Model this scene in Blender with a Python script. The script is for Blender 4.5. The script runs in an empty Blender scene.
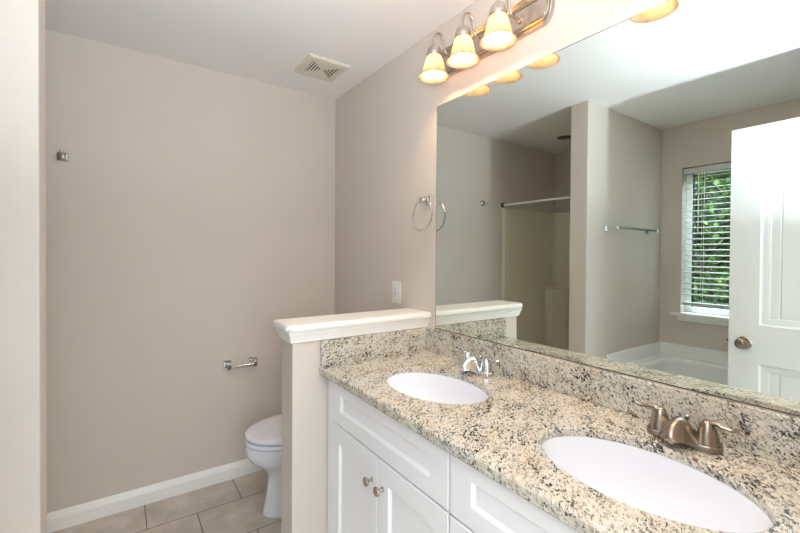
import bpy, bmesh, math, random
from mathutils import Vector, Matrix
random.seed(7)
S = bpy.context.scene
COL = S.collection
PI = math.pi

# ------------------------------------------------------------------ camera
F_PX, YAW, PRINC_Y, PITCH, ROLL = 402.66, math.radians(34.744), 258.89, math.radians(.654), math.radians(.372)
cam = bpy.data.cameras.new('camera'); camo = bpy.data.objects.new('camera', cam); COL.objects.link(camo)
cam.sensor_width = 36; cam.lens = F_PX / 800 * 36; cam.clip_start = .02
cam.shift_y = -(266.5 - PRINC_Y) / 800
_r = Vector((math.cos(YAW), -math.sin(YAW), 0)); _f = Vector((math.sin(YAW), math.cos(YAW), 0)); _d = Vector((0, 0, -1))
_f2 = math.cos(PITCH) * _f + math.sin(PITCH) * _d; _d2 = math.cos(PITCH) * _d - math.sin(PITCH) * _f
_r3 = math.cos(ROLL) * _r - math.sin(ROLL) * _d2; _d3 = math.sin(ROLL) * _r + math.cos(ROLL) * _d2
camo.matrix_world = Matrix.Translation((-1.233, 0, 1.367)) @ Matrix((_r3, -_d3, -_f2)).transposed().to_4x4()
S.camera = camo

# ------------------------------------------------------------------ world, sun, area lights, exposure
S.view_settings.view_transform = 'Standard'; S.view_settings.look = 'None'
S.view_settings.gamma = 1; S.view_settings.use_curve_mapping = False
S.view_settings.exposure = 0.43
try:
    S.cycles.use_denoising = True; S.cycles.denoiser = 'OPENIMAGEDENOISE'
    S.cycles.max_bounces = 14; S.cycles.diffuse_bounces = 6; S.cycles.glossy_bounces = 6
    S.cycles.transmission_bounces = 8; S.cycles.sample_clamp_indirect = 6
    S.cycles.caustics_reflective = True; S.cycles.caustics_refractive = False
except Exception:
    pass
w = bpy.data.worlds.new('daylight'); S.world = w; w.use_nodes = True
wn = w.node_tree; bg = wn.nodes['Background']
sky = wn.nodes.new('ShaderNodeTexSky'); sky.sky_type = 'NISHITA'; sky.sun_disc = False
sky.sun_elevation = math.radians(48); sky.sun_rotation = math.radians(60); sky.air_density = 1.2
wn.links.new(sky.outputs[0], bg.inputs[0]); bg.inputs[1].default_value = .16

def lamp(name, kind, loc, energy, color=(1, 1, 1), rot=None, **kw):
    l = bpy.data.lights.new(name, kind); l.energy = energy; l.color = color
    for k, v in kw.items(): setattr(l, k, v)
    o = bpy.data.objects.new(name, l); COL.objects.link(o); o.location = loc
    if rot: o.rotation_euler = rot
    return o
lamp('sun', 'SUN', (3, 4, 8), 2.2, (1, .95, .86), (math.radians(-28), math.radians(38), 0), angle=.01)
# fill lamp added behind the open doorway, standing in for the neighbouring room's daylight
lamp('hall_fill', 'AREA', (-1.0, -1.25, 1.35), 33, (.70, .86, 1.0), (math.radians(90), 0, 0), shape='RECTANGLE', size=1.5, size_y=2.0)
# the photographer's flash, turned up to the ceiling above the camera
lamp('bounce_flash', 'AREA', (-1.16, -.03, 1.52), 38, (.80, .90, 1.0), (math.radians(180), 0, 0), shape='DISK', size=.05)
# open sky above the window
_p, _q = Vector((-3.7, .9, 3.3)), Vector((-2.4, .95, 1.5))
lamp('window_daylight', 'AREA', _p, 480, (.78, .89, 1.0), (_q - _p).to_track_quat('-Z', 'Y').to_euler(), shape='RECTANGLE', size=1.8, size_y=1.2)

# ------------------------------------------------------------------ materials
def s2l(c):
    return tuple((v / 12.92 if v <= .04045 else ((v + .055) / 1.055) ** 2.4) for v in [x / 255 for x in c])
def mat(name, rgb, rough=.5, metal=0., bump=0., bscale=200., spec=None, var=0., vscale=6., coat=0., trans=0.):
    m = bpy.data.materials.new(name); m.use_nodes = True; nt = m.node_tree; b = nt.nodes['Principled BSDF']
    c = (*s2l(rgb), 1)
    b.inputs['Base Color'].default_value = c; b.inputs['Roughness'].default_value = rough; b.inputs['Metallic'].default_value = metal
    if spec is not None: b.inputs['Specular IOR Level'].default_value = spec
    if coat: b.inputs['Coat Weight'].default_value = coat; b.inputs['Coat Roughness'].default_value = .05
    tc = nt.nodes.new('ShaderNodeTexCoord')
    if var:
        n = nt.nodes.new('ShaderNodeTexNoise'); n.inputs['Scale'].default_value = vscale; n.inputs['Detail'].default_value = 4
        r = nt.nodes.new('ShaderNodeValToRGB'); r.color_ramp.elements[0].position = .3; r.color_ramp.elements[1].position = .7
        r.color_ramp.elements[0].color = (*[v * (1 - var) for v in c[:3]], 1); r.color_ramp.elements[1].color = (*[min(1, v * (1 + var)) for v in c[:3]], 1)
        nt.links.new(tc.outputs['Object'], n.inputs['Vector']); nt.links.new(n.outputs['Fac'], r.inputs[0]); nt.links.new(r.outputs[0], b.inputs['Base Color'])
    if bump:
        n = nt.nodes.new('ShaderNodeTexNoise'); n.inputs['Scale'].default_value = bscale; n.inputs['Detail'].default_value = 3
        bp = nt.nodes.new('ShaderNodeBump'); bp.inputs['Strength'].default_value = bump; bp.inputs['Distance'].default_value = .002
        nt.links.new(tc.outputs['Object'], n.inputs['Vector']); nt.links.new(n.outputs['Fac'], bp.inputs['Height']); nt.links.new(bp.outputs[0], b.inputs['Normal'])
    return m
M = {}
M['wall'] = mat('wall_paint', (213, 203, 193), .75, bump=.10, bscale=260, var=.012, vscale=3)
M['ceil'] = mat('ceiling_paint', (240, 236, 234), .85, bump=.12, bscale=180)
M['trim'] = mat('white_trim_paint', (246, 243, 238), .35)
M['cab'] = mat('white_cabinet_lacquer', (243, 242, 244), .32)
M['door'] = mat('white_door_paint', (232, 233, 233), .4, bump=.05, bscale=90)
M['porc'] = mat('white_porcelain', (238, 240, 247), .08, coat=.5)
M['tub'] = mat('white_acrylic', (246, 246, 245), .15, coat=.3)
M['surround'] = mat('shower_fibreglass', (230, 223, 206), .18, coat=.3)
M['chrome'] = mat('polished_chrome', (215, 217, 220), .07, 1.)
M['nickel'] = mat('brushed_nickel', (158, 146, 134), .26, 1., var=.05, vscale=30)
M['lightnickel'] = mat('satin_nickel', (196, 186, 174), .24, 1.)
M['plast'] = mat('white_plastic', (236, 234, 230), .4)
M['vent'] = mat('aged_white_plastic', (222, 212, 196), .5)
M['dark'] = mat('void_shade', (22, 20, 18), .8)
M['gap'] = mat('shadow_grey_plastic', (70, 66, 60), .7)
M['vinyl'] = mat('white_vinyl', (232, 234, 234), .35)
M['slat'] = mat('blind_slat_white', (212, 212, 207), .4)
M['bark'] = mat('tree_bark', (84, 66, 50), .9, bump=.6, bscale=30, var=.2, vscale=12)
M['lawn'] = mat('lawn_grass', (70, 96, 40), .9, bump=.6, bscale=60, var=.3, vscale=3)
M['carpet'] = mat('hall_carpet', (176, 164, 146), .95, bump=.6, bscale=400)
M['bronze'] = mat('dull_olive_glass', (84, 86, 76), .3)
M['greenglass'] = mat('dark_green_glass', (30, 56, 44), .08, coat=.6)
M['edge'] = mat('mirror_edge', (58, 62, 56), .4)

def mirror_mat():
    m = mat('mirror_silver', (224, 231, 226), .0, 1.); return m
M['mirror'] = mirror_mat()

def glass_mat():
    m = bpy.data.materials.new('window_glass'); m.use_nodes = True; nt = m.node_tree; nt.nodes.clear()
    o = nt.nodes.new('ShaderNodeOutputMaterial'); mx = nt.nodes.new('ShaderNodeMixShader'); t = nt.nodes.new('ShaderNodeBsdfTransparent'); g = nt.nodes.new('ShaderNodeBsdfGlossy')
    t.inputs[0].default_value = (.93, .96, .94, 1); g.inputs['Roughness'].default_value = .0; mx.inputs[0].default_value = .06
    nt.links.new(t.outputs[0], mx.inputs[1]); nt.links.new(g.outputs[0], mx.inputs[2]); nt.links.new(mx.outputs[0], o.inputs[0]); return m
M['glass'] = glass_mat()

def emis(name, rgb, strength):
    m = bpy.data.materials.new(name); m.use_nodes = True; nt = m.node_tree; nt.nodes.clear()
    o = nt.nodes.new('ShaderNodeOutputMaterial'); e = nt.nodes.new('ShaderNodeEmission'); e.inputs[0].default_value = (*rgb, 1); e.inputs[1].default_value = strength
    nt.links.new(e.outputs[0], o.inputs[0]); return m
M['bulb'] = emis('lit_bulb', (1, .68, .38), 125)

def shade_mat():
    m = bpy.data.materials.new('alabaster_glass'); m.use_nodes = True; nt = m.node_tree; nt.nodes.clear()
    o = nt.nodes.new('ShaderNodeOutputMaterial'); tl = nt.nodes.new('ShaderNodeBsdfTranslucent'); df = nt.nodes.new('ShaderNodeBsdfDiffuse'); gl = nt.nodes.new('ShaderNodeBsdfGlossy')
    tc = nt.nodes.new('ShaderNodeTexCoord'); n = nt.nodes.new('ShaderNodeTexNoise'); n.inputs['Scale'].default_value = 28; n.inputs['Detail'].default_value = 4; n.inputs['Distortion'].default_value = 1.2
    r = nt.nodes.new('ShaderNodeValToRGB'); r.color_ramp.elements[0].position = .35; r.color_ramp.elements[1].position = .65
    r.color_ramp.elements[0].color = (.78, .60, .40, 1); r.color_ramp.elements[1].color = (.90, .78, .60, 1)
    nt.links.new(tc.outputs['Object'], n.inputs['Vector']); nt.links.new(n.outputs['Fac'], r.inputs[0])
    nt.links.new(r.outputs[0], tl.inputs[0]); nt.links.new(r.outputs[0], df.inputs[0])
    gl.inputs['Roughness'].default_value = .15
    a = nt.nodes.new('ShaderNodeMixShader'); a.inputs[0].default_value = .30; nt.links.new(tl.outputs[0], a.inputs[1]); nt.links.new(df.outputs[0], a.inputs[2])
    b = nt.nodes.new('ShaderNodeMixShader'); b.inputs[0].default_value = .05; nt.links.new(a.outputs[0], b.inputs[1]); nt.links.new(gl.outputs[0], b.inputs[2])
    nt.links.new(b.outputs[0], o.inputs[0]); return m
M['shade'] = shade_mat()

def granite_mat():
    m = bpy.data.materials.new('speckled_granite'); m.use_nodes = True; nt = m.node_tree; b = nt.nodes['Principled BSDF']; L = nt.links.new
    b.inputs['Roughness'].default_value = .16
    tc = nt.nodes.new('ShaderNodeTexCoord')
    m0 = nt.nodes.new('ShaderNodeMapping'); m0.inputs['Rotation'].default_value = (math.radians(20), math.radians(38), math.radians(-24)); L(tc.outputs['Object'], m0.inputs['Vector'])
    mp = nt.nodes.new('ShaderNodeMapping'); mp.inputs['Scale'].default_value = (.9, 2.3, 1.8)
    L(m0.outputs[0], mp.inputs['Vector'])
    def noise(scale, detail, rough, dist, vec=mp, off=0):
        n = nt.nodes.new('ShaderNodeTexNoise'); n.inputs['Scale'].default_value = scale; n.inputs['Detail'].default_value = detail
        n.inputs['Roughness'].default_value = rough; n.inputs['Distortion'].default_value = dist
        if off:
            v = nt.nodes.new('ShaderNodeVectorMath'); v.operation = 'ADD'; v.inputs[1].default_value = (off, off * 1.7, off * .6)
            L(vec.outputs[0], v.inputs[0]); L(v.outputs[0], n.inputs['Vector'])
        else: L(vec.outputs[0], n.inputs['Vector'])
        return n
    def ramp(src, stops):
        r = nt.nodes.new('ShaderNodeValToRGB'); e = r.color_ramp.elements
        e[0].position, e[0].color = stops[0][0], (*stops[0][1], 1); e[1].position, e[1].color = stops[-1][0], (*stops[-1][1], 1)
        for p, c in stops[1:-1]: x = e.new(p); x.color = (*c, 1)
        L(src, r.inputs[0]); return r
    def mix(a, c, f):
        x = nt.nodes.new('ShaderNodeMix'); x.data_type = 'RGBA'; L(f, x.inputs[0]); L(a, x.inputs[6])
        if isinstance(c, tuple): x.inputs[7].default_value = (*c, 1)
        else: L(c, x.inputs[7])
        return x.outputs[2]
    cloud = ramp(noise(7, 3, .6, .6).outputs['Fac'], [(.30, s2l((218, 217, 212))), (.47, s2l((228, 224, 214))), (.60, s2l((224, 216, 203))), (.75, s2l((217, 201, 178)))])
    crys = nt.nodes.new('ShaderNodeTexVoronoi'); crys.inputs['Scale'].default_value = 105; L(mp.outputs[0], crys.inputs['Vector'])
    cr = ramp(crys.outputs['Color'], [(0, s2l((186, 180, 170))), (.35, s2l((222, 219, 212))), (1, s2l((244, 241, 234)))])
    mult = nt.nodes.new('ShaderNodeMix'); mult.data_type = 'RGBA'; mult.blend_type = 'MULTIPLY'; mult.inputs[0].default_value = .75
    L(cloud.outputs[0], mult.inputs[6]); L(cr.outputs[0], mult.inputs[7])
    col = mult.outputs[2]
    g = ramp(noise(58, 4, .62, .5, off=3).outputs['Fac'], [(.54, (0, 0, 0)), (.61, (.8,) * 3)])
    col = mix(col, s2l((140, 134, 126)), g.outputs[0])
    # dark mineral flecks gathered in loose veins
    dens = noise(9, 2, .5, .8, off=11)
    fl = noise(82, 5, .66, .8, off=7)
    add = nt.nodes.new('ShaderNodeMath'); add.operation = 'MULTIPLY_ADD'; L(dens.outputs['Fac'], add.inputs[0]); add.inputs[1].default_value = .30; L(fl.outputs['Fac'], add.inputs[2])
    dk = ramp(add.outputs[0], [(.70, (0, 0, 0)), (.735, (1, 1, 1))])
    col = mix(col, s2l((52, 50, 52)), dk.outputs[0])
    bu = ramp(noise(34, 3, .6, .4, off=19).outputs['Fac'], [(.685, (0, 0, 0)), (.705, (.85,) * 3)])
    col = mix(col, s2l((104, 44, 48)), bu.outputs[0])
    L(col, b.inputs['Base Color'])
    return m
M['granite'] = granite_mat()

def tile_mat():
    m = bpy.data.materials.new('floor_tile'); m.use_nodes = True; nt = m.node_tree; b = nt.nodes['Principled BSDF']; L = nt.links.new
    tc = nt.nodes.new('ShaderNodeTexCoord'); mp = nt.nodes.new('ShaderNodeMapping')
    mp.inputs['Location'].default_value = (1.128 + .224 + .448 * 4, -2.33 + .305 * 12, 0); L(tc.outputs['Object'], mp.inputs[0])
    br = nt.nodes.new('ShaderNodeTexBrick'); br.inputs['Scale'].default_value = 1; br.inputs['Brick Width'].default_value = .448; br.inputs['Row Height'].default_value = .305
    br.inputs['Mortar Size'].default_value = .0028; br.inputs['Mortar Smooth'].default_value = .1; br.offset = .5; L(mp.outputs[0], br.inputs[0])
    n = nt.nodes.new('ShaderNodeTexNoise'); n.inputs['Scale'].default_value = 7; n.inputs['Detail'].default_value = 8; n.inputs['Roughness'].default_value = .65; L(tc.outputs['Object'], n.inputs[0])
    r = nt.nodes.new('ShaderNodeValToRGB'); e = r.color_ramp.elements; e[0].position = .3; e[0].color = (*s2l((182, 171, 157)), 1); e[1].position = .72; e[1].color = (*s2l((218, 209, 198)), 1)
    L(n.outputs['Fac'], r.inputs[0]); L(r.outputs[0], br.inputs['Color1']); L(r.outputs[0], br.inputs['Color2']); br.inputs['Mortar'].default_value = (*s2l((112, 100, 86)), 1)
    L(br.outputs['Color'], b.inputs['Base Color']); b.inputs['Roughness'].default_value = .38
    bp = nt.nodes.new('ShaderNodeBump'); bp.inputs['Strength'].default_value = .5; bp.inputs['Distance'].default_value = .002; bp.invert = True
    L(br.outputs['Fac'], bp.inputs['Height']); L(bp.outputs[0], b.inputs['Normal'])
    return m
M['tile'] = tile_mat()

def leaf_mat():
    m = bpy.data.materials.new('leaf_green'); m.use_nodes = True; nt = m.node_tree; b = nt.nodes['Principled BSDF']; L = nt.links.new
    tc = nt.nodes.new('ShaderNodeTexCoord'); n = nt.nodes.new('ShaderNodeTexNoise'); n.inputs['Scale'].default_value = 4; n.inputs['Detail'].default_value = 6; L(tc.outputs['Object'], n.inputs[0])
    r = nt.nodes.new('ShaderNodeValToRGB'); e = r.color_ramp.elements; e[0].position = .35; e[0].color = (*s2l((52, 84, 34)), 1); e[1].position = .7; e[1].color = (*s2l((142, 166, 82)), 1)
    x = e.new(.55); x.color = (*s2l((86, 128, 56)), 1)
    L(n.outputs['Fac'], r.inputs[0]); L(r.outputs[0], b.inputs['Base Color']); b.inputs['Roughness'].default_value = .6
    return m
M['leaf'] = leaf_mat()

# ------------------------------------------------------------------ mesh helpers
def box(bm, x0, x1, y0, y1, z0, z1, bev=0., seg=2, mi=0):
    r = bmesh.ops.create_cube(bm, size=1.0)
    bmesh.ops.transform(bm, matrix=Matrix.Translation(((x0 + x1) / 2, (y0 + y1) / 2, (z0 + z1) / 2)) @ Matrix.Diagonal((abs(x1 - x0), abs(y1 - y0), abs(z1 - z0), 1)), verts=r['verts'])
    for f in {f for v in r['verts'] for f in v.link_faces}: f.material_index = mi
    if bev:
        es = list({e for v in r['verts'] for e in v.link_edges})
        bmesh.ops.bevel(bm, geom=es, offset=bev, segments=seg, affect='EDGES', profile=.5)
def rings(bm, loops, closed=True, cap0=True, cap1=True):
    vs = [[bm.verts.new(p) for p in lp] for lp in loops]; n = len(vs[0])
    for a, b in zip(vs, vs[1:]):
        for i in range(n if closed else n - 1):
            j = (i + 1) % n; bm.faces.new((a[i], a[j], b[j], b[i]))
    if cap0: bm.faces.new(vs[0][::-1])
    if cap1: bm.faces.new(vs[-1])
    return vs
def frame_of(d):
    d = d.normalized(); up = Vector((0, 0, 1)) if abs(d.z) < .9 else Vector((1, 0, 0))
    a = d.cross(up).normalized(); return a, d.cross(a).normalized()
def lathe(bm, prof, c=(0, 0, 0), axis=(0, 0, 1), seg=32, sx=1., sy=1., cap0=True, cap1=True):
    c = Vector(c); ax = Vector(axis).normalized()
    if abs(ax.z) > .999: a, b = Vector((1, 0, 0)), Vector((0, 1, 0))
    else: a, b = frame_of(ax)
    lps = [[c + ax * h + a * (r * sx * math.cos(2 * PI * i / seg)) + b * (r * sy * math.sin(2 * PI * i / seg)) for i in range(seg)] for r, h in prof]
    return rings(bm, lps, True, cap0, cap1)
def smooth_path(pts, n=6):
    P = [Vector(p) for p in pts]; out = []
    for i in range(len(P) - 1):
        p0, p1, p2, p3 = P[max(i - 1, 0)], P[i], P[i + 1], P[min(i + 2, len(P) - 1)]
        for k in range(n):
            t = k / n
            out.append(.5 * ((2 * p1) + (-p0 + p2) * t + (2 * p0 - 5 * p1 + 4 * p2 - p3) * t * t + (-p0 + 3 * p1 - 3 * p2 + p3) * t ** 3))
    out.append(P[-1]); return out
def tube(bm, pts, rad, seg=12, closed=False, flat=1.):
    n = len(pts); P = [Vector(p) for p in pts]
    R = rad if isinstance(rad, (list, tuple)) else [rad] * n
    def rad_at(i): return R[min(len(R) - 1, int(round(i * (len(R) - 1) / max(1, n - 1))))] if len(R) != n else R[i]
    lps = []; prev = None
    for i in range(n):
        d = (P[(i + 1) % n] - P[i - 1]) if closed else (P[min(i + 1, n - 1)] - P[max(i - 1, 0)])
        d.normalize()
        if prev is None: a, b = frame_of(d)
        else:
            a = (prev - d * prev.dot(d)).normalized(); b = d.cross(a)
        prev = a; r = rad_at(i)
        lps.append([P[i] + a * (r * math.cos(2 * PI * k / seg)) + b * (r * flat * math.sin(2 * PI * k / seg)) for k in range(seg)])
    if closed:
        lps.append(lps[0]); vs = [[bm.verts.new(p) for p in lp] for lp in lps[:-1]]; vs.append(vs[0])
        for a, b in zip(vs, vs[1:]):
            for i in range(seg): j = (i + 1) % seg; bm.faces.new((a[i], a[j], b[j], b[i]))
    else: rings(bm, lps)
def fill(bm, loops):
    """flat face between an outer loop of verts and hole loops"""
    es = []
    for vs in loops:
        for i in range(len(vs)):
            a, b = vs[i], vs[(i + 1) % len(vs)]
            es.append(bm.edges.get((a, b)) or bm.edges.new((a, b)))
    bmesh.ops.triangle_fill(bm, use_beauty=True, use_dissolve=False, edges=es)
def rrect(y0, y1, z0, z1, r=0., n=4):
    if r <= 0: return [(y0, z0), (y1, z0), (y1, z1), (y0, z1)]
    o = []
    for cy, cz, a0 in ((y1 - r, z0 + r, -PI / 2), (y1 - r, z1 - r, 0), (y0 + r, z1 - r, PI / 2), (y0 + r, z0 + r, PI)):
        for k in range(n + 1):
            t = a0 + PI / 2 * k / n; o.append((cy + r * math.cos(t), cz + r * math.sin(t)))
    return o

def root_of(o):
    while o.parent: o = o.parent
    return o
def obj(name, bm, m, parent=None, smooth=False, origin=None, autosm=35):
    bmesh.ops.remove_doubles(bm, verts=bm.verts, dist=1e-6)
    bmesh.ops.recalc_face_normals(bm, faces=bm.faces)
    me = bpy.data.meshes.new(name)
    off = root_of(parent).location if parent else Vector(origin or (0, 0, 0))
    bmesh.ops.translate(bm, verts=bm.verts, vec=-Vector(off))
    if smooth:
        for f in bm.faces: f.smooth = True
        for e in bm.edges:
            if len(e.link_faces) == 2 and e.calc_face_angle(0) > math.radians(autosm): e.smooth = False
    bm.to_mesh(me); bm.free()
    for x in (m if isinstance(m, list) else [m]): me.materials.append(x)
    o = bpy.data.objects.new(name, me); COL.objects.link(o)
    if smooth:
        wm = o.modifiers.new('weighted_normal', 'WEIGHTED_NORMAL'); wm.keep_sharp = True; wm.weight = 80
    if parent: o.parent = parent
    else: o.location = off
    return o
def tag(o, label, cat, group=None, kind=None):
    if label: o['label'] = label
    if cat: o['category'] = cat
    if group: o['group'] = group
    if kind: o['kind'] = kind
    return o
def thing(name, label, cat, loc, group=None):
    o = bpy.data.objects.new(name, None); COL.objects.link(o); o.location = loc; o.empty_display_size = .05
    return tag(o, label, cat, group)
def struct(name, bm, m, label, cat, **k):
    return tag(obj(name, bm, m, **k), label, cat, kind='structure')
def NB(): return bmesh.new()
def bx(name, m, parent, *a, bev=0., **k):
    bm = NB(); box(bm, *a, bev=bev); return obj(name, bm, m, parent, smooth=bev > 0, **k)

# ------------------------------------------------------------------ the setting
H = 2.44; FAR = 2.58; WX = -2.55; PY0, PY1, PX = 1.557, 1.687, -1.427
TH = .12
bm = NB(); box(bm, WX - .15, TH, -1.62, FAR + TH, -.12, 0)
struct('floor', bm, M['tile'], 'grey beige ceramic tile floor laid in a running bond', 'floor')
bm = NB(); box(bm, WX - .15, TH, -1.62, FAR + TH, H, H + .12)
struct('ceiling', bm, M['ceil'], 'flat white painted ceiling over the whole bathroom', 'ceiling')
bm = NB(); box(bm, WX - .15, TH, FAR, FAR + TH, 0, H)
struct('wall_back', bm, M['wall'], 'beige painted wall behind the toilet carrying the paper holder', 'wall')
bm = NB(); box(bm, 0, TH, -1.62, FAR, 0, H)
struct('wall_right', bm, M['wall'], 'beige wall behind the vanity with mirror and vanity lights', 'wall')
WY0, WY1, WZ0, WZ1 = .49, 1.400, .882, 2.086
bm = NB()
box(bm, WX - .15, WX, -.12, WY0, 0, H); box(bm, WX - .15, WX, WY1, FAR, 0, H)
box(bm, WX - .15, WX, WY0, WY1, 0, WZ0); box(bm, WX - .15, WX, WY0, WY1, WZ1, H)
struct('wall_left', bm, M['wall'], 'beige wall with the window above the bathtub', 'wall')
bm = NB(); box(bm, WX, PX, PY0, PY1, 0, H, bev=.004)
struct('wall_partition', bm, M['wall'], 'beige stub wall between bathtub and shower with the towel bar', 'wall')
DY = .012
bm = NB()
box(bm, WX, -1.44, DY - .12, DY, 0, H); box(bm, -.66, 0, DY - .12, DY, 0, H); box(bm, -1.44, -.66, DY - .12, DY, 2.05, H)
struct('wall_front', bm, M['wall'], 'beige wall with the doorway the camera looks through', 'wall')
# neighbouring hall beyond the doorway
bm = NB()
box(bm, WX - .15, 0, -1.62, -1.5, 0, H); box(bm, WX - .15, WX, -1.5, DY - .12, 0, H)
struct('wall_hall', bm, M['wall'], 'beige walls of the hall outside the bathroom doorway', 'wall')
bm = NB(); box(bm, WX + .002, -.002, -1.498, DY - .122, 0, .008)
struct('floor_hall', bm, M['carpet'], 'beige carpet in the hall outside the doorway', 'floor')
# door casing
bm = NB()
for a, b in ((-1.50, -1.44), (-.66, -.60)): box(bm, a, b, DY, DY + .015, 0, 2.05, bev=.004)
box(bm, -1.50, -.60, DY, DY + .015, 2.05, 2.11, bev=.004)
struct('trim_1', bm, M['trim'], 'white casing around the doorway', 'door casing')

def baseboard(name, p0, p1, nrm, label, h=.092):
    # profile swept from p0 to p1; nrm points into the room
    prof = [(0, 0), (.016, 0), (.016, .062), (.013, .070), (.011, .076), (.0065, .084), (.004, .090), (0, .092)]
    bm = NB(); n = Vector(nrm)
    lps = [[Vector((p[0], p[1], 0)) + n * a + Vector((0, 0, b * h / .092)) for a, b in prof] for p in (p0, p1)]
    rings(bm, lps); return struct(name, bm, M['trim'], label, 'baseboard')
baseboard('baseboard_back', (-1.69, FAR), (0, FAR), (0, -1, 0), 'white moulded baseboard along the wall behind the toilet')
baseboard('baseboard_right', (0, 1.676), (0, 2.562), (-1, 0, 0), 'white baseboard behind the toilet tank on the vanity side wall')
baseboard('baseboard_partition', (PX, PY0), (PX, PY1), (1, 0, 0), 'white baseboard on the end of the stub wall')
# half wall with moulded cap
HX, HY0, HY1 = -.677, 1.542, 1.672
bm = NB(); box(bm, HX, 0, HY0, HY1, 0, 1.06, bev=.003)
struct('wall_half', bm, M['wall'], 'low beige half wall between the vanity and the toilet', 'half wall')
def cap_loop(off, z, ch):
    x0, y0, y1 = HX - off, HY0 - off, HY1 + off
    return [(-.0005, y0, z), (-.0005, y1, z), (x0 + ch, y1, z), (x0, y1 - ch, z), (x0, y0 + ch, z), (x0 + ch, y0, z)]
bm = NB()
rings(bm, [cap_loop(.002, 1.014, .001), cap_loop(.009, 1.014, .001), cap_loop(.011, 1.018, .001), cap_loop(.011, 1.026, .001), cap_loop(.0135, 1.029, .001), cap_loop(.0135, 1.036, .001),
           cap_loop(.017, 1.042, .001), cap_loop(.020, 1.048, .001), cap_loop(.020, 1.060, .001)], cap0=False, cap1=False)
rings(bm, [cap_loop(.027, 1.060, .016), cap_loop(.030, 1.063, .018), cap_loop(.032, 1.072, .020), cap_loop(.030, 1.083, .018), cap_loop(.026, 1.087, .015)])
struct('trim_2', bm, M['trim'], 'white moulded wooden cap on top of the half wall', 'wall cap', smooth=True)

# ------------------------------------------------------------------ window, blind
win = thing('window_1', 'white vinyl window above the bathtub looking onto green trees', 'window', (WX, (WY0 + WY1) / 2, WZ0)); win['kind'] = 'structure'
bm = NB()
fx0, fx1 = WX - .145, WX - .085
for (a, b, c, d) in ((WY0, WY0 + .045, WZ0 + .02, WZ1), (WY1 - .045, WY1, WZ0 + .02, WZ1), (WY0 + .045, WY1 - .045, WZ0 + .02, WZ0 + .065), (WY0 + .045, WY1 - .045, WZ1 - .045, WZ1)):
    box(bm, fx0, fx1, a, b, c, d, bev=.004)
obj('window_frame', bm, M['vinyl'], win, smooth=True)
bm = NB()
for c, d in ((WZ0 + .065, WZ1 - .045),): box(bm, fx0 + .025, fx0 + .029, WY0 + .045, WY1 - .045, c, d)
obj('window_glass', bm, M['glass'], win)
bm = NB(); box(bm, WX - .085, WX + .045, WY0 + .001, WY1 - .001, WZ0, WZ0 + .02, bev=.0)
box(bm, WX + .0005, WX + .048, WY0 - .05, WY1 + .065, WZ0 - .002, WZ0 + .02, bev=.005)
obj('window_sill', bm, M['trim'], win, smooth=True)
bm = NB()
prof = [(.0005, 0), (.012, 0), (.016, .006), (.016, .016), (.022, .030), (.028, .040), (.0005, .040)]
rings(bm, [[(WX + a, y, WZ0 - .042 + b) for a, b in prof] for y in (WY0 - .02, WY1 + .02)])
obj('apron', bm, M['trim'], win)

bl = thing('window_blind', 'white horizontal slat blind lowered over the window with slats open', 'blind', (WX - .03, (WY0 + WY1) / 2, WZ1))
by0, by1 = WY0 + .006, WY1 - .006
bm = NB(); box(bm, WX - .058, WX - .004, by0, by1, WZ1 - .052, WZ1 - .008, bev=.003); obj('headrail', bm, M['slat'], bl, smooth=True)
bm = NB(); z = WZ1 - .085; nsl = 0
while z > 1.03:
    # each slat is gently crowned and a touch tilted
    lp = []
    for y in (by0, by1):
        top = []; bot = []
        for k in range(5):
            u = k / 4 - .5; x = WX - .028 + .05 * u; zz = z + .003 * (1 - 4 * u * u) - u * .006
            top.append((x, y, zz + .0015)); bot.append((x, y, zz - .0015))
        lp.append(top + bot[::-1])
    rings(bm, lp); z -= .0450; nsl += 1
obj('slats', bm, M['slat'], bl, smooth=True)
bm = NB(); box(bm, WX - .054, WX - .002, by0, by1, .968, .992, bev=.004); obj('bottom_rail', bm, M['slat'], bl, smooth=True)
bm = NB()
for y in (by1 - .13, (by0 + by1) / 2, by0 + .13):
    for x in (WX - .052, WX - .004): tube(bm, [(x, y, .975), (x, y, WZ1 - .03)], .0012, 6)
obj('ladder_cords', bm, M['slat'], bl)
bm = NB(); y = by1 - .11; tube(bm, [(WX + .004, y, WZ1 - .035), (WX + .006, y, 1.55)], .004, 8); obj('tilt_wand', bm, M['plast'], bl, smooth=True)
bm = NB(); y = by1 - .15; tube(bm, [(WX + .003, y, WZ1 - .04), (WX + .004, y, 1.78)], .0016, 6); lathe(bm, [(.003, 0), (.008, .004), (.006, .03), (.003, .034)], (WX + .004, y, 1.75), seg=10); obj('lift_cord', bm, M['plast'], bl, smooth=True)

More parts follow.
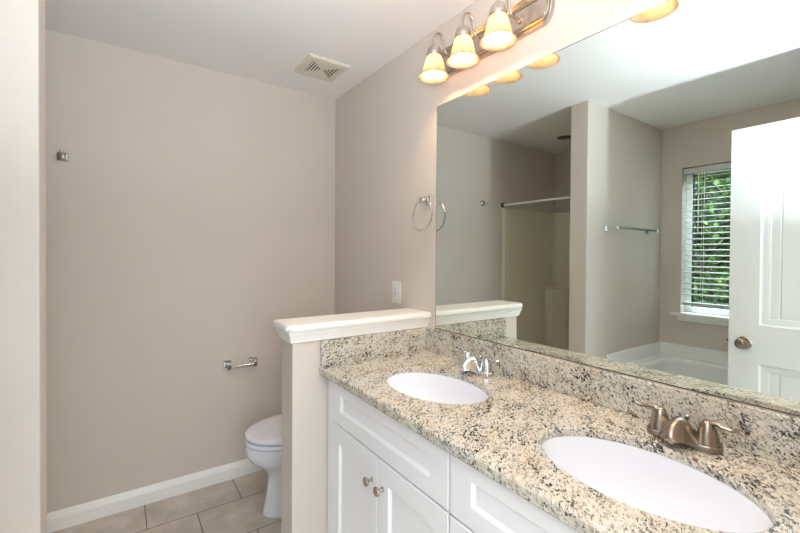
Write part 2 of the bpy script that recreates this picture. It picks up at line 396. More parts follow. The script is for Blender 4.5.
# ------------------------------------------------------------------ door (open, in front of the window seen in the mirror)
dx1 = -1.42; dx0 = dx1 - .035; dy0, dy1 = .032, .756; dz0, dz1 = .012, 2.030
door = thing('door_1', 'white moulded two panel door with arched top panel standing open', 'door', (dx1 - .017, dy0, dz0)); door['kind'] = 'structure'
def panel_loops(arch):
    yl, yr = dy0 + .123, dy1 - .123
    def loop(ins):
        a, b = yl + ins, yr - ins; n = 14
        if arch:
            z0, zs, rise = 1.019 + ins, 1.893 - ins, .034
            pts = [(a, z0), (b, z0), (b, zs)]
            for k in range(1, n):
                t = k / n; pts.append((b + (a - b) * t, zs + rise * math.sin(PI * t) ** .9 if False else zs + rise * (1 - (2 * t - 1) ** 2)))
            pts.append((a, zs)); return pts
        return [(a, .20 + ins), (b, .20 + ins), (b, .824 - ins), (a, .824 - ins)]
    return loop
bm = NB()
for face_x, sgn in ((dx1, -1), (dx0, 1)):
    def V(p, dep=0.): return bm.verts.new((face_x + sgn * dep, p[0], p[1]))
    outer = [V(p) for p in ((dy0, dz0), (dy1, dz0), (dy1, dz1), (dy0, dz1))]
    holes = []
    for arch in (True, False):
        L_ = panel_loops(arch)
        prev = [V(p) for p in L_(0)]; holes.append(prev)
        for ins, dep in ((.004, .005), (.010, .008), (.026, .009), (.036, .0105), (.041, .013)):
            cur = [V(p, dep) for p in L_(ins)]
            for i in range(len(cur)):
                j = (i + 1) % len(cur); bm.faces.new((prev[i], prev[j], cur[j], cur[i]))
            prev = cur
        # recessed field of upright planks with V grooves between them
        yl, yr = dy0 + .123 + .036, dy1 - .123 - .036; ys = [(yl, 0)]
        for gy in (.234, .313, .394, .475, .556): ys += [(gy - .004, 0), (gy, .005), (gy + .004, 0)]
        ys.append((yr, 0)); cols = []
        for q_, dd in ys:
            t_ = (q_ - dy0 - .123) / (dy1 - dy0 - .246); top = 1.893 - .036 + .034 * (1 - (2 * t_ - 1) ** 2) if arch else .824 - .036
            cols.append((V((q_, (1.019 if arch else .20) + .036), .0128 + dd), V((q_, top), .0128 + dd)))
        for a_, b_ in zip(cols, cols[1:]): bm.faces.new((a_[0], b_[0], b_[1], a_[1]))
    fill(bm, [outer] + holes)
    if sgn == -1: fo = outer
    else:
        for i in range(4): j = (i + 1) % 4; bm.faces.new((fo[i], fo[j], outer[j], outer[i]))
obj('door_leaf', bm, M['door'], door)
for sg, fx in ((1, dx1), (-1, dx0)):
    bm = NB(); c = (fx, .690, .923)
    lathe(bm, [(.033, .0003), (.033, .004), (.028, .009), (.013, .011), (.011, .030), (.016, .034), (.025, .042), (.028, .052), (.025, .062), (.016, .067), (.006, .067), (.005, .065)], c, (sg, 0, 0), 28)
    obj('door_knob', bm, M['nickel'], door, smooth=True)
bm = NB(); box(bm, dx0 + .006, dx1 - .006, dy1 - .001, dy1 + .0015, .89, .956); lathe(bm, [(.007, 0), (.007, .008), (.003, .012)], ((dx0 + dx1) / 2, dy1 + .001, .923), (0, 1, 0), 12)
obj('latch', bm, M['nickel'], door, smooth=True)
for z in (.25, 1.03, 1.83):
    bm = NB(); lathe(bm, [(.007, 0), (.007, .09)], (dx0 - .005, dy0 - .002, z - .045), seg=12); box(bm, dx0 - .004, dx0 + .012, dy0 - .0045, dy0 + .001, z - .045, z + .045)
    obj('hinge', bm, M['nickel'], door, smooth=True)

# ------------------------------------------------------------------ mirror
bm = NB(); box(bm, -.0030, -.0004, .03, 1.475, 1.0145, 2.067)
bm.normal_update()
bmesh.ops.inset_region(bm, faces=[f for f in bm.faces if f.normal.x < -.5], thickness=.0035, depth=0)
bm.normal_update()
for f in bm.faces: f.material_index = 0 if (f.normal.x < -.5 and f.calc_area() > .5) else 1
tag(obj('wall_mirror', bm, [M['mirror'], M['edge']], origin=(0, .755, 1.0145)), 'large frameless rectangular mirror on the wall above the granite backsplash', 'mirror')

# ------------------------------------------------------------------ vanity
CX0, CZ0, CZ1 = -.565, .872, .905
SINKS = [(-.308, 1.112), (-.308, .419)]; SA, SB = .152, .220; CZU = .884
ct = thing('countertop', 'long speckled cream and black granite vanity top with splash strips', 'countertop', (-.28, .77, CZ0))
bm = NB()
CY0, CY1 = .016, 1.5405
def outl(ins, z): return [(CX0 + ins, CY0, z), (-.0005, CY0, z), (-.0005, CY1, z), (CX0 + ins, CY1, z)]
prof = [(.036, CZU), (.036, CZ0), (.004, CZ0), (0, CZ0 + .005), (0, CZ1 - .007), (.003, CZ1 - .002), (.007, CZ1)]
vo = rings(bm, [outl(i, z) for i, z in prof], cap0=False, cap1=False)
tops, bots = [vo[-1]], [vo[0]]
for sx, sy in SINKS:
    N = 72
    hp = [(0, CZU), (0, CZ1 - .005), (.0015, CZ1 - .0015), (.004, CZ1)]
    vh = rings(bm, [[(sx + (SA + g) * math.cos(2 * PI * k / N), sy + (SB + g) * math.sin(2 * PI * k / N), z) for k in range(N)] for g, z in hp], cap0=False, cap1=False)
    tops.append(vh[-1]); bots.append(vh[0])
fill(bm, tops); fill(bm, bots)
obj('slab', bm, M['granite'], ct, smooth=True, autosm=25)
bm = NB(); box(bm, -.021, -.0005, CY0, 1.5205, CZ1 + .0002, 1.0125, bev=.0025); obj('backsplash', bm, M['granite'], ct, smooth=True)
bm = NB(); box(bm, CX0 + .004, -.0005, 1.5205, CY1, CZ1 + .0002, 1.0125, bev=.0025); obj('side_splash', bm, M['granite'], ct, smooth=True)

def sink(c, label):
    t = thing('sink', label, 'sink', (c[0], c[1], .72))
    bm = NB(); a, b = SA, SB
    pr = [(1.10, CZU - .001), (1.0, CZU - .001), (.985, CZU - .007), (.965, .84), (.93, .81), (.86, .775), (.72, .748), (.5, .735), (.25, .729), (.105, .727)]
    inner = [[(c[0] + a * s * math.cos(2 * PI * k / 64), c[1] + b * s * math.sin(2 * PI * k / 64), z) for k in range(64)] for s, z in pr]
    out = [[(c[0] + a * s * math.cos(2 * PI * k / 64), c[1] + b * s * math.sin(2 * PI * k / 64), z) for k in range(64)] for s, z in
           [(.105, .716), (.3, .716), (.6, .722), (.80, .738), (.93, .765), (1.0, .80), (1.02, .862), (1.10, .868)]]
    lps = inner + out; vs = rings(bm, lps, cap0=False, cap1=False)
    for i in range(64): j = (i + 1) % 64; bm.faces.new((vs[-1][i], vs[-1][j], vs[0][j], vs[0][i]))
    obj('bowl', bm, M['porc'], t, smooth=True)
    bm = NB(); lathe(bm, [(.0165, 0), (.024, .0125), (.024, .0142), (.018, .0142), (.017, .012), (.013, .0125), (.011, .016), (.004, .018)], (c[0], c[1], .7155), seg=24); obj('drain', bm, M['chrome'], t, smooth=True)
    return t
sink(SINKS[1], 'white oval sink set under the granite in the foreground, below the brushed nickel faucet')
sink(SINKS[0], 'white oval sink nearest the half wall, below the small chrome faucet')

def faucet(fx, fy, m, label, name='faucet'):
    t = thing(name, label, 'faucet', (fx, fy, CZ1))
    z0 = CZ1 + .0005
    def stad(hw, hl, z, n=10):
        o = []
        for s, cy in ((1, hl - hw), (-1, -(hl - hw))):
            for k in range(n + 1):
                a = (0 if s == 1 else PI) + PI * k / n
                o.append((fx + hw * math.cos(a), fy + cy + hw * math.sin(a), z))
        return o
    bm = NB(); rings(bm, [stad(.029, .081, z0), stad(.0295, .0815, z0 + .004), stad(.0285, .0805, z0 + .014), stad(.0262, .0782, z0 + .0165), stad(.0262, .0782, z0 + .0175), stad(.02, .072, z0 + .018)])
    obj('base', bm, m, t, smooth=True)
    return t, z0
def build_faucet(fx, fy, m, label):
    t, z0 = faucet(fx, fy, m, label); bm = NB()
    # low saddle shaped spout: bell section across, drawn out over the bowl and lifting off the base
    st = [(.024, .004, .020, .000), (.018, .040, .030, .0), (.006, .046, .047, .0), (-.010, .048, .065, .0), (-.026, .044, .069, .002), (-.044, .036, .065, .010), (-.060, .028, .056, .017), (-.072, .022, .045, .018), (-.079, .017, .036, .017), (-.082, .010, .028, .018)]
    lps = []
    for dx, hw_, top, zb in st:
        lp_ = []
        for j in range(17):
            u = -1 + 2 * j / 16; lp_.append((fx + dx, fy + hw_ * u, z0 + .012 + zb * .6 + (top - .012 - zb * .6) * (.5 + .5 * math.cos(PI * u)) ** .62))
        lp_ += [(fx + dx, fy + hw_ * .6, z0 + .010 + zb * .6), (fx + dx, fy - hw_ * .6, z0 + .010 + zb * .6)]
        lps.append(lp_)
    rings(bm, lps); obj('spout', bm, m, t, smooth=True, autosm=60)
    bm = NB(); lathe(bm, [(.009, 0), (.0095, .010)], (fx - .066, fy, z0 + .014), seg=16); obj('aerator', bm, m, t, smooth=True)
    for s in (1, -1):
        bm = NB(); hy = fy + s * .0515
        lathe(bm, [(.0245, .0165), (.0250, .020), (.0235, .023), (.0225, .032), (.0185, .048), (.0145, .058), (.0125, .064), (.009, .068), (.004, .070)], (fx, hy, z0), seg=24)
        L_ = smooth_path([(fx, hy, z0 + .060), (fx - .002, hy + s * .014, z0 + .068), (fx - .004, hy + s * .032, z0 + .065), (fx - .004, hy + s * .048, z0 + .063), (fx - .004, hy + s * .060, z0 + .069)], 5)
        rr = [.009] * 5 + [.0075] * 5 + [.006] * 6 + [.0062] * 4 + [.004]
        rr = rr[:len(L_)] + [.004] * max(0, len(L_) - len(rr))
        tube(bm, L_, rr, 12, flat=.75)
        obj('handle', bm, m, t, smooth=True)
    bm = NB(); tube(bm, [(fx + .024, fy, z0 + .012), (fx + .024, fy, z0 + .050)], .0022, 8); lathe(bm, [(.003, 0), (.0055, .004), (.006, .010), (.004, .014), (.001, .015)], (fx + .024, fy, z0 + .048), seg=14)
    obj('lift_rod', bm, M['chrome'] if m is M['nickel'] else m, t, smooth=True)
    return t
build_faucet(-.082, .417, M['nickel'], 'brushed nickel two handle faucet behind the foreground sink')
build_faucet(-.082, 1.125, M['chrome'], 'polished chrome two handle faucet behind the sink nearest the half wall')

FX = -.525
def front(bm, y0, y1, z0, z1, fy, fzt, fzb, x_in=FX - .0005, t=.020):
    """a flat cabinet front with a recessed centre field and a small bevel"""
    xo = x_in - t
    def Lp(iy, izb, izt, x): return [(x, y0 + iy, z0 + izb), (x, y1 - iy, z0 + izb), (x, y1 - iy, z1 - izt), (x, y0 + iy, z1 - izt)]
    rings(bm, [Lp(0, 0, 0, x_in), Lp(0, 0, 0, xo + .002), Lp(.002, .002, .002, xo), Lp(fy, fzb, fzt, xo), Lp(fy + .002, fzb + .002, fzt + .002, xo + .003), Lp(fy + .008, fzb + .008, fzt + .008, xo + .009)])
def cabinet(y0, y1, label, filler=0.):
    t = thing('vanity_cabinet', label, 'cabinet', (-.26, (y0 + y1) / 2, 0))
    bm = NB(); zt = CZ0 - .001
    a, b = y0 + .001, y1 - .001 + filler
    box(bm, FX, FX + .018, a, b, .10, zt); box(bm, FX + .018, -.002, a, a + .016, .10, zt); box(bm, FX + .018, -.002, b - .016, b, .10, zt)
    box(bm, FX + .018, -.002, a + .016, b - .016, .10, .116); box(bm, -.014, -.002, a + .016, b - .016, .116, zt)
    obj('body', bm, M['cab'], t)
    bx('toe_kick', M['cab'], t, FX + .065, -.002, a, b, 0, .0995)
    bm = NB(); front(bm, y0 + .003, y1 - .003, .709, .864, .075, .040, .053); obj('drawer_front', bm, M['cab'], t)
    mid = (y0 + y1) / 2
    for (p, q, ky) in ((mid + .002, y1 - .003, mid + .034), (y0 + .003, mid - .002, mid - .034)):
        bm = NB(); front(bm, p, q, .110, .702, .063, .066, .066); d = obj('door', bm, M['cab'], t)
        bm = NB(); lathe(bm, [(.0085, .0003), (.0085, .002), (.0055, .005), (.005, .013), (.009, .017), (.0145, .021), (.0155, .025), (.013, .0285), (.005, .030)], (FX - .0205, ky, .615), (-1, 0, 0), 24)
        obj('knob', bm, M['lightnickel'], d, smooth=True)
    return t
cabinet(.766, 1.462, 'white vanity cabinet with drawer front over two doors, beside the half wall', filler=.076)
cabinet(.070, .7655, 'white vanity cabinet under the foreground sink, farther from the half wall')
bm = NB(); box(bm, FX, FX + .018, .017, .0695, .10, CZ0 - .001); tag(obj('cabinet_filler', bm, M['cab'], origin=(FX, .043, .1)), 'narrow white filler strip closing the vanity against the doorway wall', 'filler strip')

# ------------------------------------------------------------------ vanity lights
def bulb_light(yc, label):
    t = thing('vanity_light', label, 'wall light', (0, yc, 2.243))
    zc, hw, hl = 2.243, .068, .318
    def track(ins, x, n=14):
        o = []; r = hw - ins
        for s in (1, -1):
            for k in range(n + 1):
                a = (0 if s == 1 else PI) + PI * k / n
                o.append((x, yc + s * (hl - .040) + (.040 - ins * .62) * math.sin(a), zc + r * math.cos(a)))
        return o
    pf = [(0, -.0006), (0, -.010), (.003, -.016), (.007, -.0175), (.010, -.0145), (.013, -.0145), (.016, -.020), (.020, -.0215), (.024, -.018), (.026, -.0155), (.029, -.016), (.032, -.019), (.035, -.0185), (.037, -.014), (.040, -.013)]
    bm = NB(); rings(bm, [track(i, x) for i, x in pf]); obj('backplate', bm, M['lightnickel'], t, smooth=True)
    for dy in (.178, 0, -.178):
        y = yc + dy; X = -.130
        bm = NB()
        tube(bm, smooth_path([(X, y, 2.252), (X, y, 2.290), (X + .010, y, 2.314), (X + .028, y, 2.322), (X + .046, y, 2.312), (X + .056, y, 2.286), (X + .063, y, 2.256), (X + .080, y, 2.243), (-.012, y, 2.243)], 6), .0048, 10)
        lathe(bm, [(.016, 0), (.015, .006), (.008, .010)], (-.0135, y, 2.243), (-1, 0, 0), 20)
        obj('arm', bm, M['lightnickel'], t, smooth=True)
        bm = NB(); lathe(bm, [(.029, 2.214), (.0315, 2.218), (.0315, 2.231), (.0295, 2.233), (.0295, 2.237), (.027, 2.246), (.021, 2.254), (.012, 2.259), (.006, 2.260)], (X, y, 0), seg=28)
        obj('socket_cap', bm, M['lightnickel'], t, smooth=True)
        pr = [(.026, 2.2135), (.031, 2.211), (.0345, 2.203), (.038, 2.192), (.0415, 2.178), (.045, 2.164), (.0485, 2.150), (.0535, 2.138), (.0605, 2.129), (.066, 2.125)]
        inn = [(r - .003, z + .0005) for r, z in pr[::-1]]
        bm = NB(); lathe(bm, pr + inn, (X, y, 0), seg=36, cap0=False, cap1=False); obj('lamp_shade', bm, M['shade'], t, smooth=True)
        bm = NB(); lathe(bm, [(.010, 2.212), (.012, 2.207), (.018, 2.199), (.0245, 2.187), (.0265, 2.174), (.024, 2.161), (.018, 2.153), (.008, 2.149), (.001, 2.148)], (X, y, 0), seg=24)
        obj('bulb', bm, M['bulb'], t, smooth=True)
    return t
bulb_light(1.166, 'satin nickel three shade vanity light above the left end of the mirror')
bulb_light(.410, 'satin nickel three shade vanity light over the foreground sink, its shade only mirrored')

# ------------------------------------------------------------------ toilet
ty = 2.12
toi = thing('toilet', 'white elongated toilet with closed lid behind the half wall', 'toilet', (-.36, ty, 0))
def egg(xf, xb, hw, z, n=40, p=1.0):
    cx = xf * .42 + xb * .58; o = []
    for k in range(n):
        a = 2 * PI * k / n; c, s = math.cos(a), math.sin(a)
        lx = (cx - xf) if c > 0 else (xb - cx)
        o.append((cx - lx * math.copysign(abs(c) ** p, c), ty + hw * math.copysign(abs(s) ** p, s), z))
    return o
bm = NB()
secs = [(-.622, -.10, .122, 0), (-.626, -.10, .125, .006), (-.620, -.10, .122, .03), (-.606, -.10, .115, .10), (-.598, -.10, .110, .17), (-.598, -.09, .112, .20), (-.616, -.085, .128, .235),
        (-.655, -.08, .152, .27), (-.690, -.075, .171, .30), (-.708, -.07, .183, .335), (-.712, -.07, .186, .37), (-.709, -.07, .185, .380), (-.700, -.075, .178, .3835)]
rings(bm, [egg(*s) for s in secs]); obj('bowl', bm, M['porc'], toi, smooth=True, autosm=50)
bm = NB(); rings(bm, [egg(-.690, -.245, .168, .3837), egg(-.690, -.245, .168, .3905), egg(-.713, -.242, .188, .3935), egg(-.714, -.242, .189, .403), egg(-.709, -.246, .185, .4085)]); obj('seat', bm, M['porc'], toi, smooth=True)
bm = NB(); rings(bm, [egg(-.690, -.25, .168, .4087), egg(-.690, -.25, .168, .416), egg(-.708, -.25, .184, .4185), egg(-.712, -.246, .187, .424), egg(-.711, -.247, .186, .434), egg(-.700, -.255, .176, .440), egg(-.65, -.29, .140, .4435), egg(-.55, -.36, .07, .4445)]); obj('lid', bm, M['porc'], toi, smooth=True)
for s in (1, -1):
    bm = NB(); lathe(bm, [(.012, 0), (.013, .02), (.008, .028)], (-.225, ty + s * .075, .398), seg=14); obj('hinge_cap', bm, M['porc'], toi, smooth=True)
def rr3(x0, x1, y0, y1, z, r): return [(a, b, z) for a, b in rrect(x0, x1, y0, y1, r, 5)]
bm = NB(); rings(bm, [rr3(-.185, -.02, ty - .19, ty + .19, .398, .03), rr3(-.195, -.012, ty - .205, ty + .205, .45, .035), rr3(-.20, -.01, ty - .215, ty + .215, .735, .035)]); obj('tank', bm, M['porc'], toi, smooth=True)
bm = NB(); rings(bm, [rr3(-.207, -.006, ty - .222, ty + .222, .7355, .036), rr3(-.21, -.004, ty - .225, ty + .225, .742, .038), rr3(-.21, -.004, ty - .225, ty + .225, .760, .038), rr3(-.20, -.012, ty - .215, ty + .215, .768, .032)]); obj('tank_lid', bm, M['porc'], toi, smooth=True)
bm = NB(); lathe(bm, [(.012, 0), (.012, .01)], (-.2, ty - .15, .68), (-1, 0, 0), 14); tube(bm, [(-.212, ty - .15, .68), (-.214, ty - .09, .672)], .005, 8); obj('flush_handle', bm, M['chrome'], toi, smooth=True)

# ------------------------------------------------------------------ wall fittings
def square_mount(bm, c, n, side=.045, out=.05):
    """stepped square rosette and post; n is the outward unit axis"""
    n = Vector(n); c = Vector(c); a = Vector((0, 0, 1)); b = n.cross(a)
    def sq(h, d): return [c + n * d + a * (h * sa) + b * (h * sb) for sa, sb in ((-1, -1), (1, -1), (1, 1), (-1, 1))]
    s = side / 2
    rings(bm, [sq(s, .0005), sq(s, .005), sq(s * .86, .009), sq(s * .52, .011), sq(s * .40, .016), sq(s * .40, out)])
tp = thing('toilet_paper_holder', 'empty chrome toilet paper holder on the wall beside the toilet', 'paper holder', (-.632, FAR, .69))
for x in (-.708, -.556):
    bm = NB(); square_mount(bm, (x, FAR, .699), (0, -1, 0), .046, .060); c = (x, FAR - .052, .690)
    box(bm, x - .011, x + .011, FAR - .066, FAR - .040, .677, .708, bev=.003); obj('post', bm, M['chrome'], tp)
bm = NB(); lathe(bm, [(.0075, 0), (.0075, .060), (.009, .061), (.009, .142)], (-.703, FAR - .053, .690), (1, 0, 0), 20); obj('roller', bm, M['chrome'], tp, smooth=True)

rh = thing('robe_hook', 'small square chrome robe hook high on the wall near the stub wall', 'hook', (-1.467, FAR, 1.835))
bm = NB(); square_mount(bm, (-1.467, FAR, 1.835), (0, -1, 0), .046, .030); obj('mount', bm, M['chrome'], rh)
bm = NB(); tube(bm, smooth_path([(-1.467, FAR - .026, 1.835), (-1.467, FAR - .042, 1.826), (-1.467, FAR - .052, 1.832), (-1.467, FAR - .056, 1.846)], 5), .006, 10)
bmesh.ops.create_uvsphere(bm, u_segments=14, v_segments=10, radius=.0095, matrix=Matrix.Translation((-1.467, FAR - .056, 1.850))); obj('hook_arm', bm, M['chrome'], rh, smooth=True)

tr = thing('towel_ring', 'thin chrome towel ring on the wall left of the mirror', 'towel ring', (0, 1.532, 1.63))
bm = NB(); square_mount(bm, (0, 1.532, 1.632), (-1, 0, 0), .044, .044); box(bm, -.053, -.034, 1.520, 1.544, 1.612, 1.640, bev=.004); obj('mount', bm, M['chrome'], tr)
bm = NB(); tube(bm, [(-.043 + .004 * math.sin(a), 1.532 + .074 * math.cos(a), 1.556 + .074 * math.sin(a)) for a in [2 * PI * k / 56 for k in range(56)]], .0042, 10, closed=True); obj('ring', bm, M['chrome'], tr, smooth=True)

ou = thing('wall_outlet', 'white electrical wall plate above the half wall cap', 'outlet', (0, 1.806, 1.16))
bm = NB(); box(bm, -.0065, -.0005, 1.768, 1.844, 1.102, 1.220, bev=.002); obj('plate', bm, M['plast'], ou, smooth=True)
bm = NB(); box(bm, -.0095, -.0067, 1.7895, 1.8225, 1.128, 1.194, bev=.001); obj('receptacle', bm, M['plast'], ou, smooth=True)
bm = NB()
for z in (1.143, 1.176):
    for y in (1.799, 1.812): box(bm, -.0101, -.0096, y - .001, y + .001, z, z + .008)
box(bm, -.0101, -.0096, 1.800, 1.812, 1.158, 1.162)
obj('slots', bm, M['gap'], ou)

tb = thing('towel_bar', 'towel bar of dark green glass on chrome posts above the bathtub', 'towel bar', (-2.05, PY0, 1.565))
for x in (-1.672, -2.30):
    bm = NB(); square_mount(bm, (x, PY0, 1.567), (0, -1, 0), .046, .082); box(bm, x - .011, x + .011, PY0 - .090, PY0 - .064, 1.556, 1.578, bev=.003); obj('post', bm, M['chrome'], tb)
bm = NB(); box(bm, -2.286, -1.686, PY0 - .086, PY0 - .068, 1.559, 1.575, bev=.002); tag(obj('bar', bm, M['greenglass'], tb, smooth=True), 'dark green glass bar', None)

# ------------------------------------------------------------------ exhaust vent in the ceiling
vx0, vx1, vy0, vy1 = -.400, -.160, 2.055, 2.300
ve = thing('exhaust_vent', 'square white exhaust fan grille in the ceiling above the toilet', 'vent', ((vx0 + vx1) / 2, (vy0 + vy1) / 2, H))
bm = NB()
def sqr(i, z): return [(vx0 + i, vy0 + i, z), (vx1 - i, vy0 + i, z), (vx1 - i, vy1 - i, z), (vx0 + i, vy1 - i, z)]
vs = rings(bm, [sqr(0, H - .0005), sqr(0, H - .010), sqr(.006, H - .016), sqr(.034, H - .018), sqr(.036, H - .012)], cap0=True, cap1=False)
obj('frame', bm, M['vent'], ve)
bm = NB(); box(bm, vx0 + .034, vx1 - .034, vy0 + .034, vy1 - .034, H - .0105, H - .0085); obj('recess_shade', bm, M['dark'], ve)  # flat dark plate; shade behind the bars is put into its colour
bm = NB(); c = ((vx0 + vx1) / 2, (vy0 + vy1) / 2); a = (vx1 - vx0) / 2 - .036
# bars running along y in the left and right quarters, solid plates between them, as the photo shows
nb = 5
for s in (-1, 1):
    for k in range(nb):
        u = (k + .6) / nb * a; hw = u
        box(bm, c[0] + s * u - .0042, c[0] + s * u + .0042, c[1] - hw, c[1] + hw, H - .0175, H - .0150)
    # solid triangles front and back
    tri = [(c[0], c[1]), (c[0] - a, c[1] + s * a), (c[0] + a, c[1] + s * a)]
    rings(bm, [[(x, y, H - .017) for x, y in tri], [(x, y, H - .011) for x, y in tri]])
box(bm, c[0] - .014, c[0] + .014, c[1] - .014, c[1] + .014, H - .0185, H - .011)
obj('grille', bm, M['vent'], ve)

# ------------------------------------------------------------------ bathtub
tub = thing('bathtub', 'white built-in bathtub under the window, seen in the mirror', 'bathtub', (-2.09, .785, 0))
tx0, tx1, tty0, tty1, tz = WX + .001, -1.68, DY + .002, PY0 - .001, .548
bm = NB()
n_ = 8
def rr2(x0, x1, y0, y1, z, r): return [(a, b, z) for a, b in rrect(x0, x1, y0, y1, r, n_)]
lp = [rr2(tx0, tx1, tty0, tty1, 0, .002), rr2(tx0, tx1, tty0, tty1, tz - .012, .002), rr2(tx0 + .004, tx1 - .006, tty0 + .004, tty1 - .004, tz - .003, .004), rr2(tx0 + .010, tx1 - .014, tty0 + .01, tty1 - .01, tz, .010),
      rr2(tx0 + .075, tx1 - .095, tty0 + .10, tty1 - .10, tz, .16), rr2(tx0 + .088, tx1 - .108, tty0 + .115, tty1 - .115, tz - .008, .155), rr2(tx0 + .095, tx1 - .115, tty0 + .125, tty1 - .125, tz - .03, .15),
      rr2(tx0 + .12, tx1 - .13, tty0 + .17, tty1 - .15, tz - .25, .14), rr2(tx0 + .16, tx1 - .17, tty0 + .25, tty1 - .20, tz - .40, .12), rr2(tx0 + .22, tx1 - .22, tty0 + .32, tty1 - .28, tz - .43, .09)]
rings(bm, lp); obj('basin', bm, M['tub'], tub, smooth=True, autosm=60)
bm = NB()
box(bm, tx0, tx0 + .018, tty0, tty1, tz - .004, .645, bev=.007, seg=3)
box(bm, tx0 + .0187, tx1 - .012, tty1 - .018, tty1, tz - .004, .645, bev=.007, seg=3)
obj('wall_flange', bm, M['tub'], tub, smooth=True)

# ------------------------------------------------------------------ shower stall
sh = thing('shower_stall', 'glossy off white moulded shower stall behind the stub wall', 'shower', (-2.1, 2.13, 0))
sx0, sx1, sy0, sy1, sz = WX + .001, -1.712, PY1 + .001, FAR - .001, 1.812
T = .022
def U(off, r, z, n=8):   # inner face of the U shaped surround, open towards +x
    x0, y0, y1 = sx0 + off, sy0 + off, sy1 - off; o = [(sx1 - .10, y1, z)]
    for k in range(n + 1): a = PI / 2 + PI / 2 * k / n; o.append((x0 + r + r * math.cos(a), y1 - r + r * math.sin(a), z))
    for k in range(n + 1): a = PI + PI / 2 * k / n; o.append((x0 + r + r * math.cos(a), y0 + r + r * math.sin(a), z))
    o.append((sx1 - .10, y0, z)); return o
bm = NB()
outer = lambda z: [(p[0], p[1], z) for p in U(0, .004, z)]
lo = U(T + .02, .07, .09); hi = U(T, .07, sz)
A = [[bm.verts.new(p) for p in lpp] for lpp in (U(0, .004, .0), U(0, .004, sz), U(T, .07, sz), U(T + .004, .07, sz - .006), lo)]
n = len(A[0])
for a, b in zip(A, A[1:]):
    for i in range(n - 1): bm.faces.new((a[i], a[i + 1], b[i + 1], b[i]))
obj('surround', bm, M['surround'], sh, smooth=True, autosm=60)
for (ya, yb) in ((sy1 - .045, sy1), (sy0, sy0 + .045)):
    bm = NB(); box(bm, sx1 - .10, sx1, ya, yb, 0, sz, bev=.012, seg=4); obj('front_flange', bm, M['surround'], sh, smooth=True)
bm = NB(); box(bm, sx0 + .03, sx1 - .02, sy0 + .03, sy1 - .03, 0, .05); box(bm, sx1 - .09, sx1 - .002, sy0 + .045, sy1 - .045, 0, .12, bev=.015, seg=3); obj('shower_pan', bm, M['surround'], sh, smooth=True)
bm = NB(); zs = 1.03
def cs(r, z):
    o = [(sx0 + T - .005, sy1 - T + .005, z), (sx0 + T + .17, sy1 - T + .005, z)]
    for k in range(0, 9): a = PI / 2 * k / 8; o.append((sx0 + T + .17 + r * math.sin(a) * .2 , sy1 - T - .012 - r * (1 - math.cos(a)), z)) if False else None
    o += [(sx0 + T + .175, sy1 - T - .06, z), (sx0 + T + .16, sy1 - T - .09, z), (sx0 + T + .06, sy1 - T - .17, z), (sx0 + T + .03, sy1 - T - .185, z), (sx0 + T - .005, sy1 - T - .185, z)]
    return o
rings(bm, [cs(.1, .05), cs(.1, zs)]); obj('corner_ledge', bm, M['surround'], sh)
cr = thing('shower_curtain_rod', 'thin white curtain rod across the shower opening with dark end socket', 'curtain rod', (-1.735, 2.13, 1.83))
bm = NB(); tube(bm, [(-1.735, PY1 + .012, 1.835), (-1.735, FAR - .012, 1.835)], .0095, 14); obj('rod', bm, M['plast'], cr, smooth=True)
for y, s in ((PY1 + .0005, 1), (FAR - .0005, -1)):
    bm = NB(); lathe(bm, [(.024, 0), (.024, .006), (.016, .012), (.015, .022)], (-1.735, y, 1.835), (0, s, 0), 20); obj('end_socket', bm, M['gap'], cr, smooth=True)
rl = thing('recessed_light', 'unlit round recessed light in the shower ceiling', 'ceiling light', (-2.09, 2.17, H))
bm = NB(); lathe(bm, [(.064, -.0006), (.064, -.004), (.056, -.008), (.050, -.008)], (-2.09, 2.17, H), seg=32); obj('trim_ring', bm, M['gap'], rl, smooth=True)
bm = NB(); lathe(bm, [(.048, -.0082), (.04, -.012), (.01, -.014)], (-2.09, 2.17, H), seg=24); obj('lens', bm, M['bronze'], rl, smooth=True)

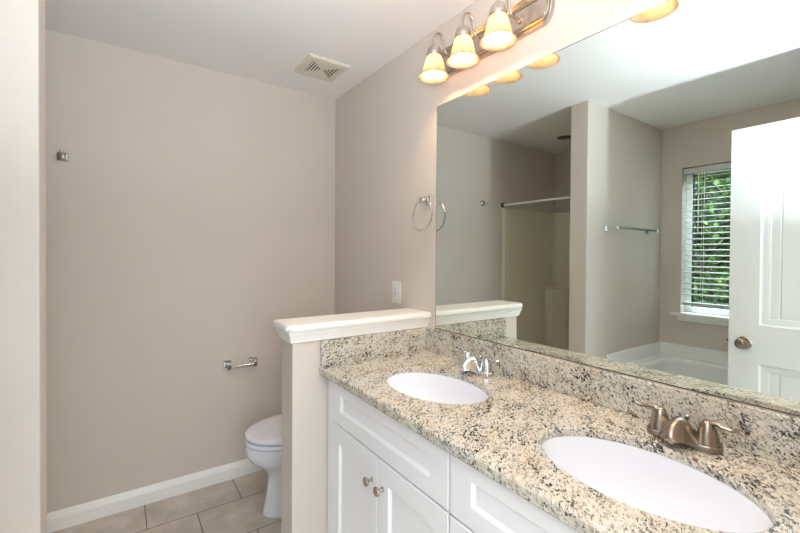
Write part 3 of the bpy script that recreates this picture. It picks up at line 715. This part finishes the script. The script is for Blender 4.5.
# ------------------------------------------------------------------ trees outside the window
bm = NB(); box(bm, -24, WX - .16, -8, 14, -.5, -.3)
struct('ground', bm, M['lawn'], 'green lawn outside the window', 'ground')
def tree(x, y, r, zc, n, seed, label):
    rnd = random.Random(seed)
    t = thing('tree', label, 'tree', (x, y, -.3), 'trees outside the window')
    bm = NB(); tube(bm, [(x, y, -.3), (x + .05, y, 1), (x - .04, y + .05, zc + .5)], [.14, .11, .05], 10)
    for k in range(7):
        a = rnd.random() * 2 * PI; z = 0.6 + k * .35
        tube(bm, [(x, y, z), (x + .5 * r * math.cos(a), y + .5 * r * math.sin(a), z + .5), (x + .8 * r * math.cos(a), y + .8 * r * math.sin(a), z + .8)], [.045, .03, .012], 6)
    obj('trunk', bm, M['bark'], t, smooth=True)
    bm = NB(); clumps = []
    for k in range(60):
        a = rnd.random() * 2 * PI; ph = math.acos(rnd.uniform(-1, 1)); q = r * rnd.uniform(.45, 1)
        clumps.append((Vector((x + q * math.sin(ph) * math.cos(a), y + q * math.sin(ph) * math.sin(a), zc + 1.25 * q * math.cos(ph))), rnd.uniform(.22, .42)))
    for k in range(n):
        c, cr_ = clumps[rnd.randrange(len(clumps))]
        p = c + Vector((rnd.gauss(0, 1), rnd.gauss(0, 1), rnd.gauss(0, .8))) * cr_ * .6
        d = Vector((rnd.gauss(0, 1), rnd.gauss(0, 1), rnd.gauss(-.3, .7))).normalized(); a, b = frame_of(d); L_ = rnd.uniform(.05, .10) * (r / 1.1) ** 1.3; W_ = L_ * .34
        v = [bm.verts.new(q) for q in (p, p + d * L_ * .5 + a * W_ + b * .006, p + d * L_, p + d * L_ * .5 - a * W_ + b * .006)]
        bm.faces.new((v[0], v[1], v[2])); bm.faces.new((v[0], v[2], v[3]))
    obj('foliage', bm, M['leaf'], t)
tree(-5.6, 2.3, 1.05, 1.5, 26000, 1, 'leafy green tree closest to the bathroom window')
tree(-8.4, 0.0, 1.5, 1.9, 9000, 2, 'leafy green tree hidden mostly behind the open door, beyond the window')
tree(-8.2, 5.4, 1.4, 2.0, 12000, 3, 'leafy green tree farther back at the left edge of the window view')
tree(-12.2, 3.2, 2.2, 2.4, 14000, 4, 'leafy green tree farthest beyond the window')
tree(-16.5, 6.6, 2.6, 2.6, 12000, 5, 'leafy green tree at the far back left of the window view')
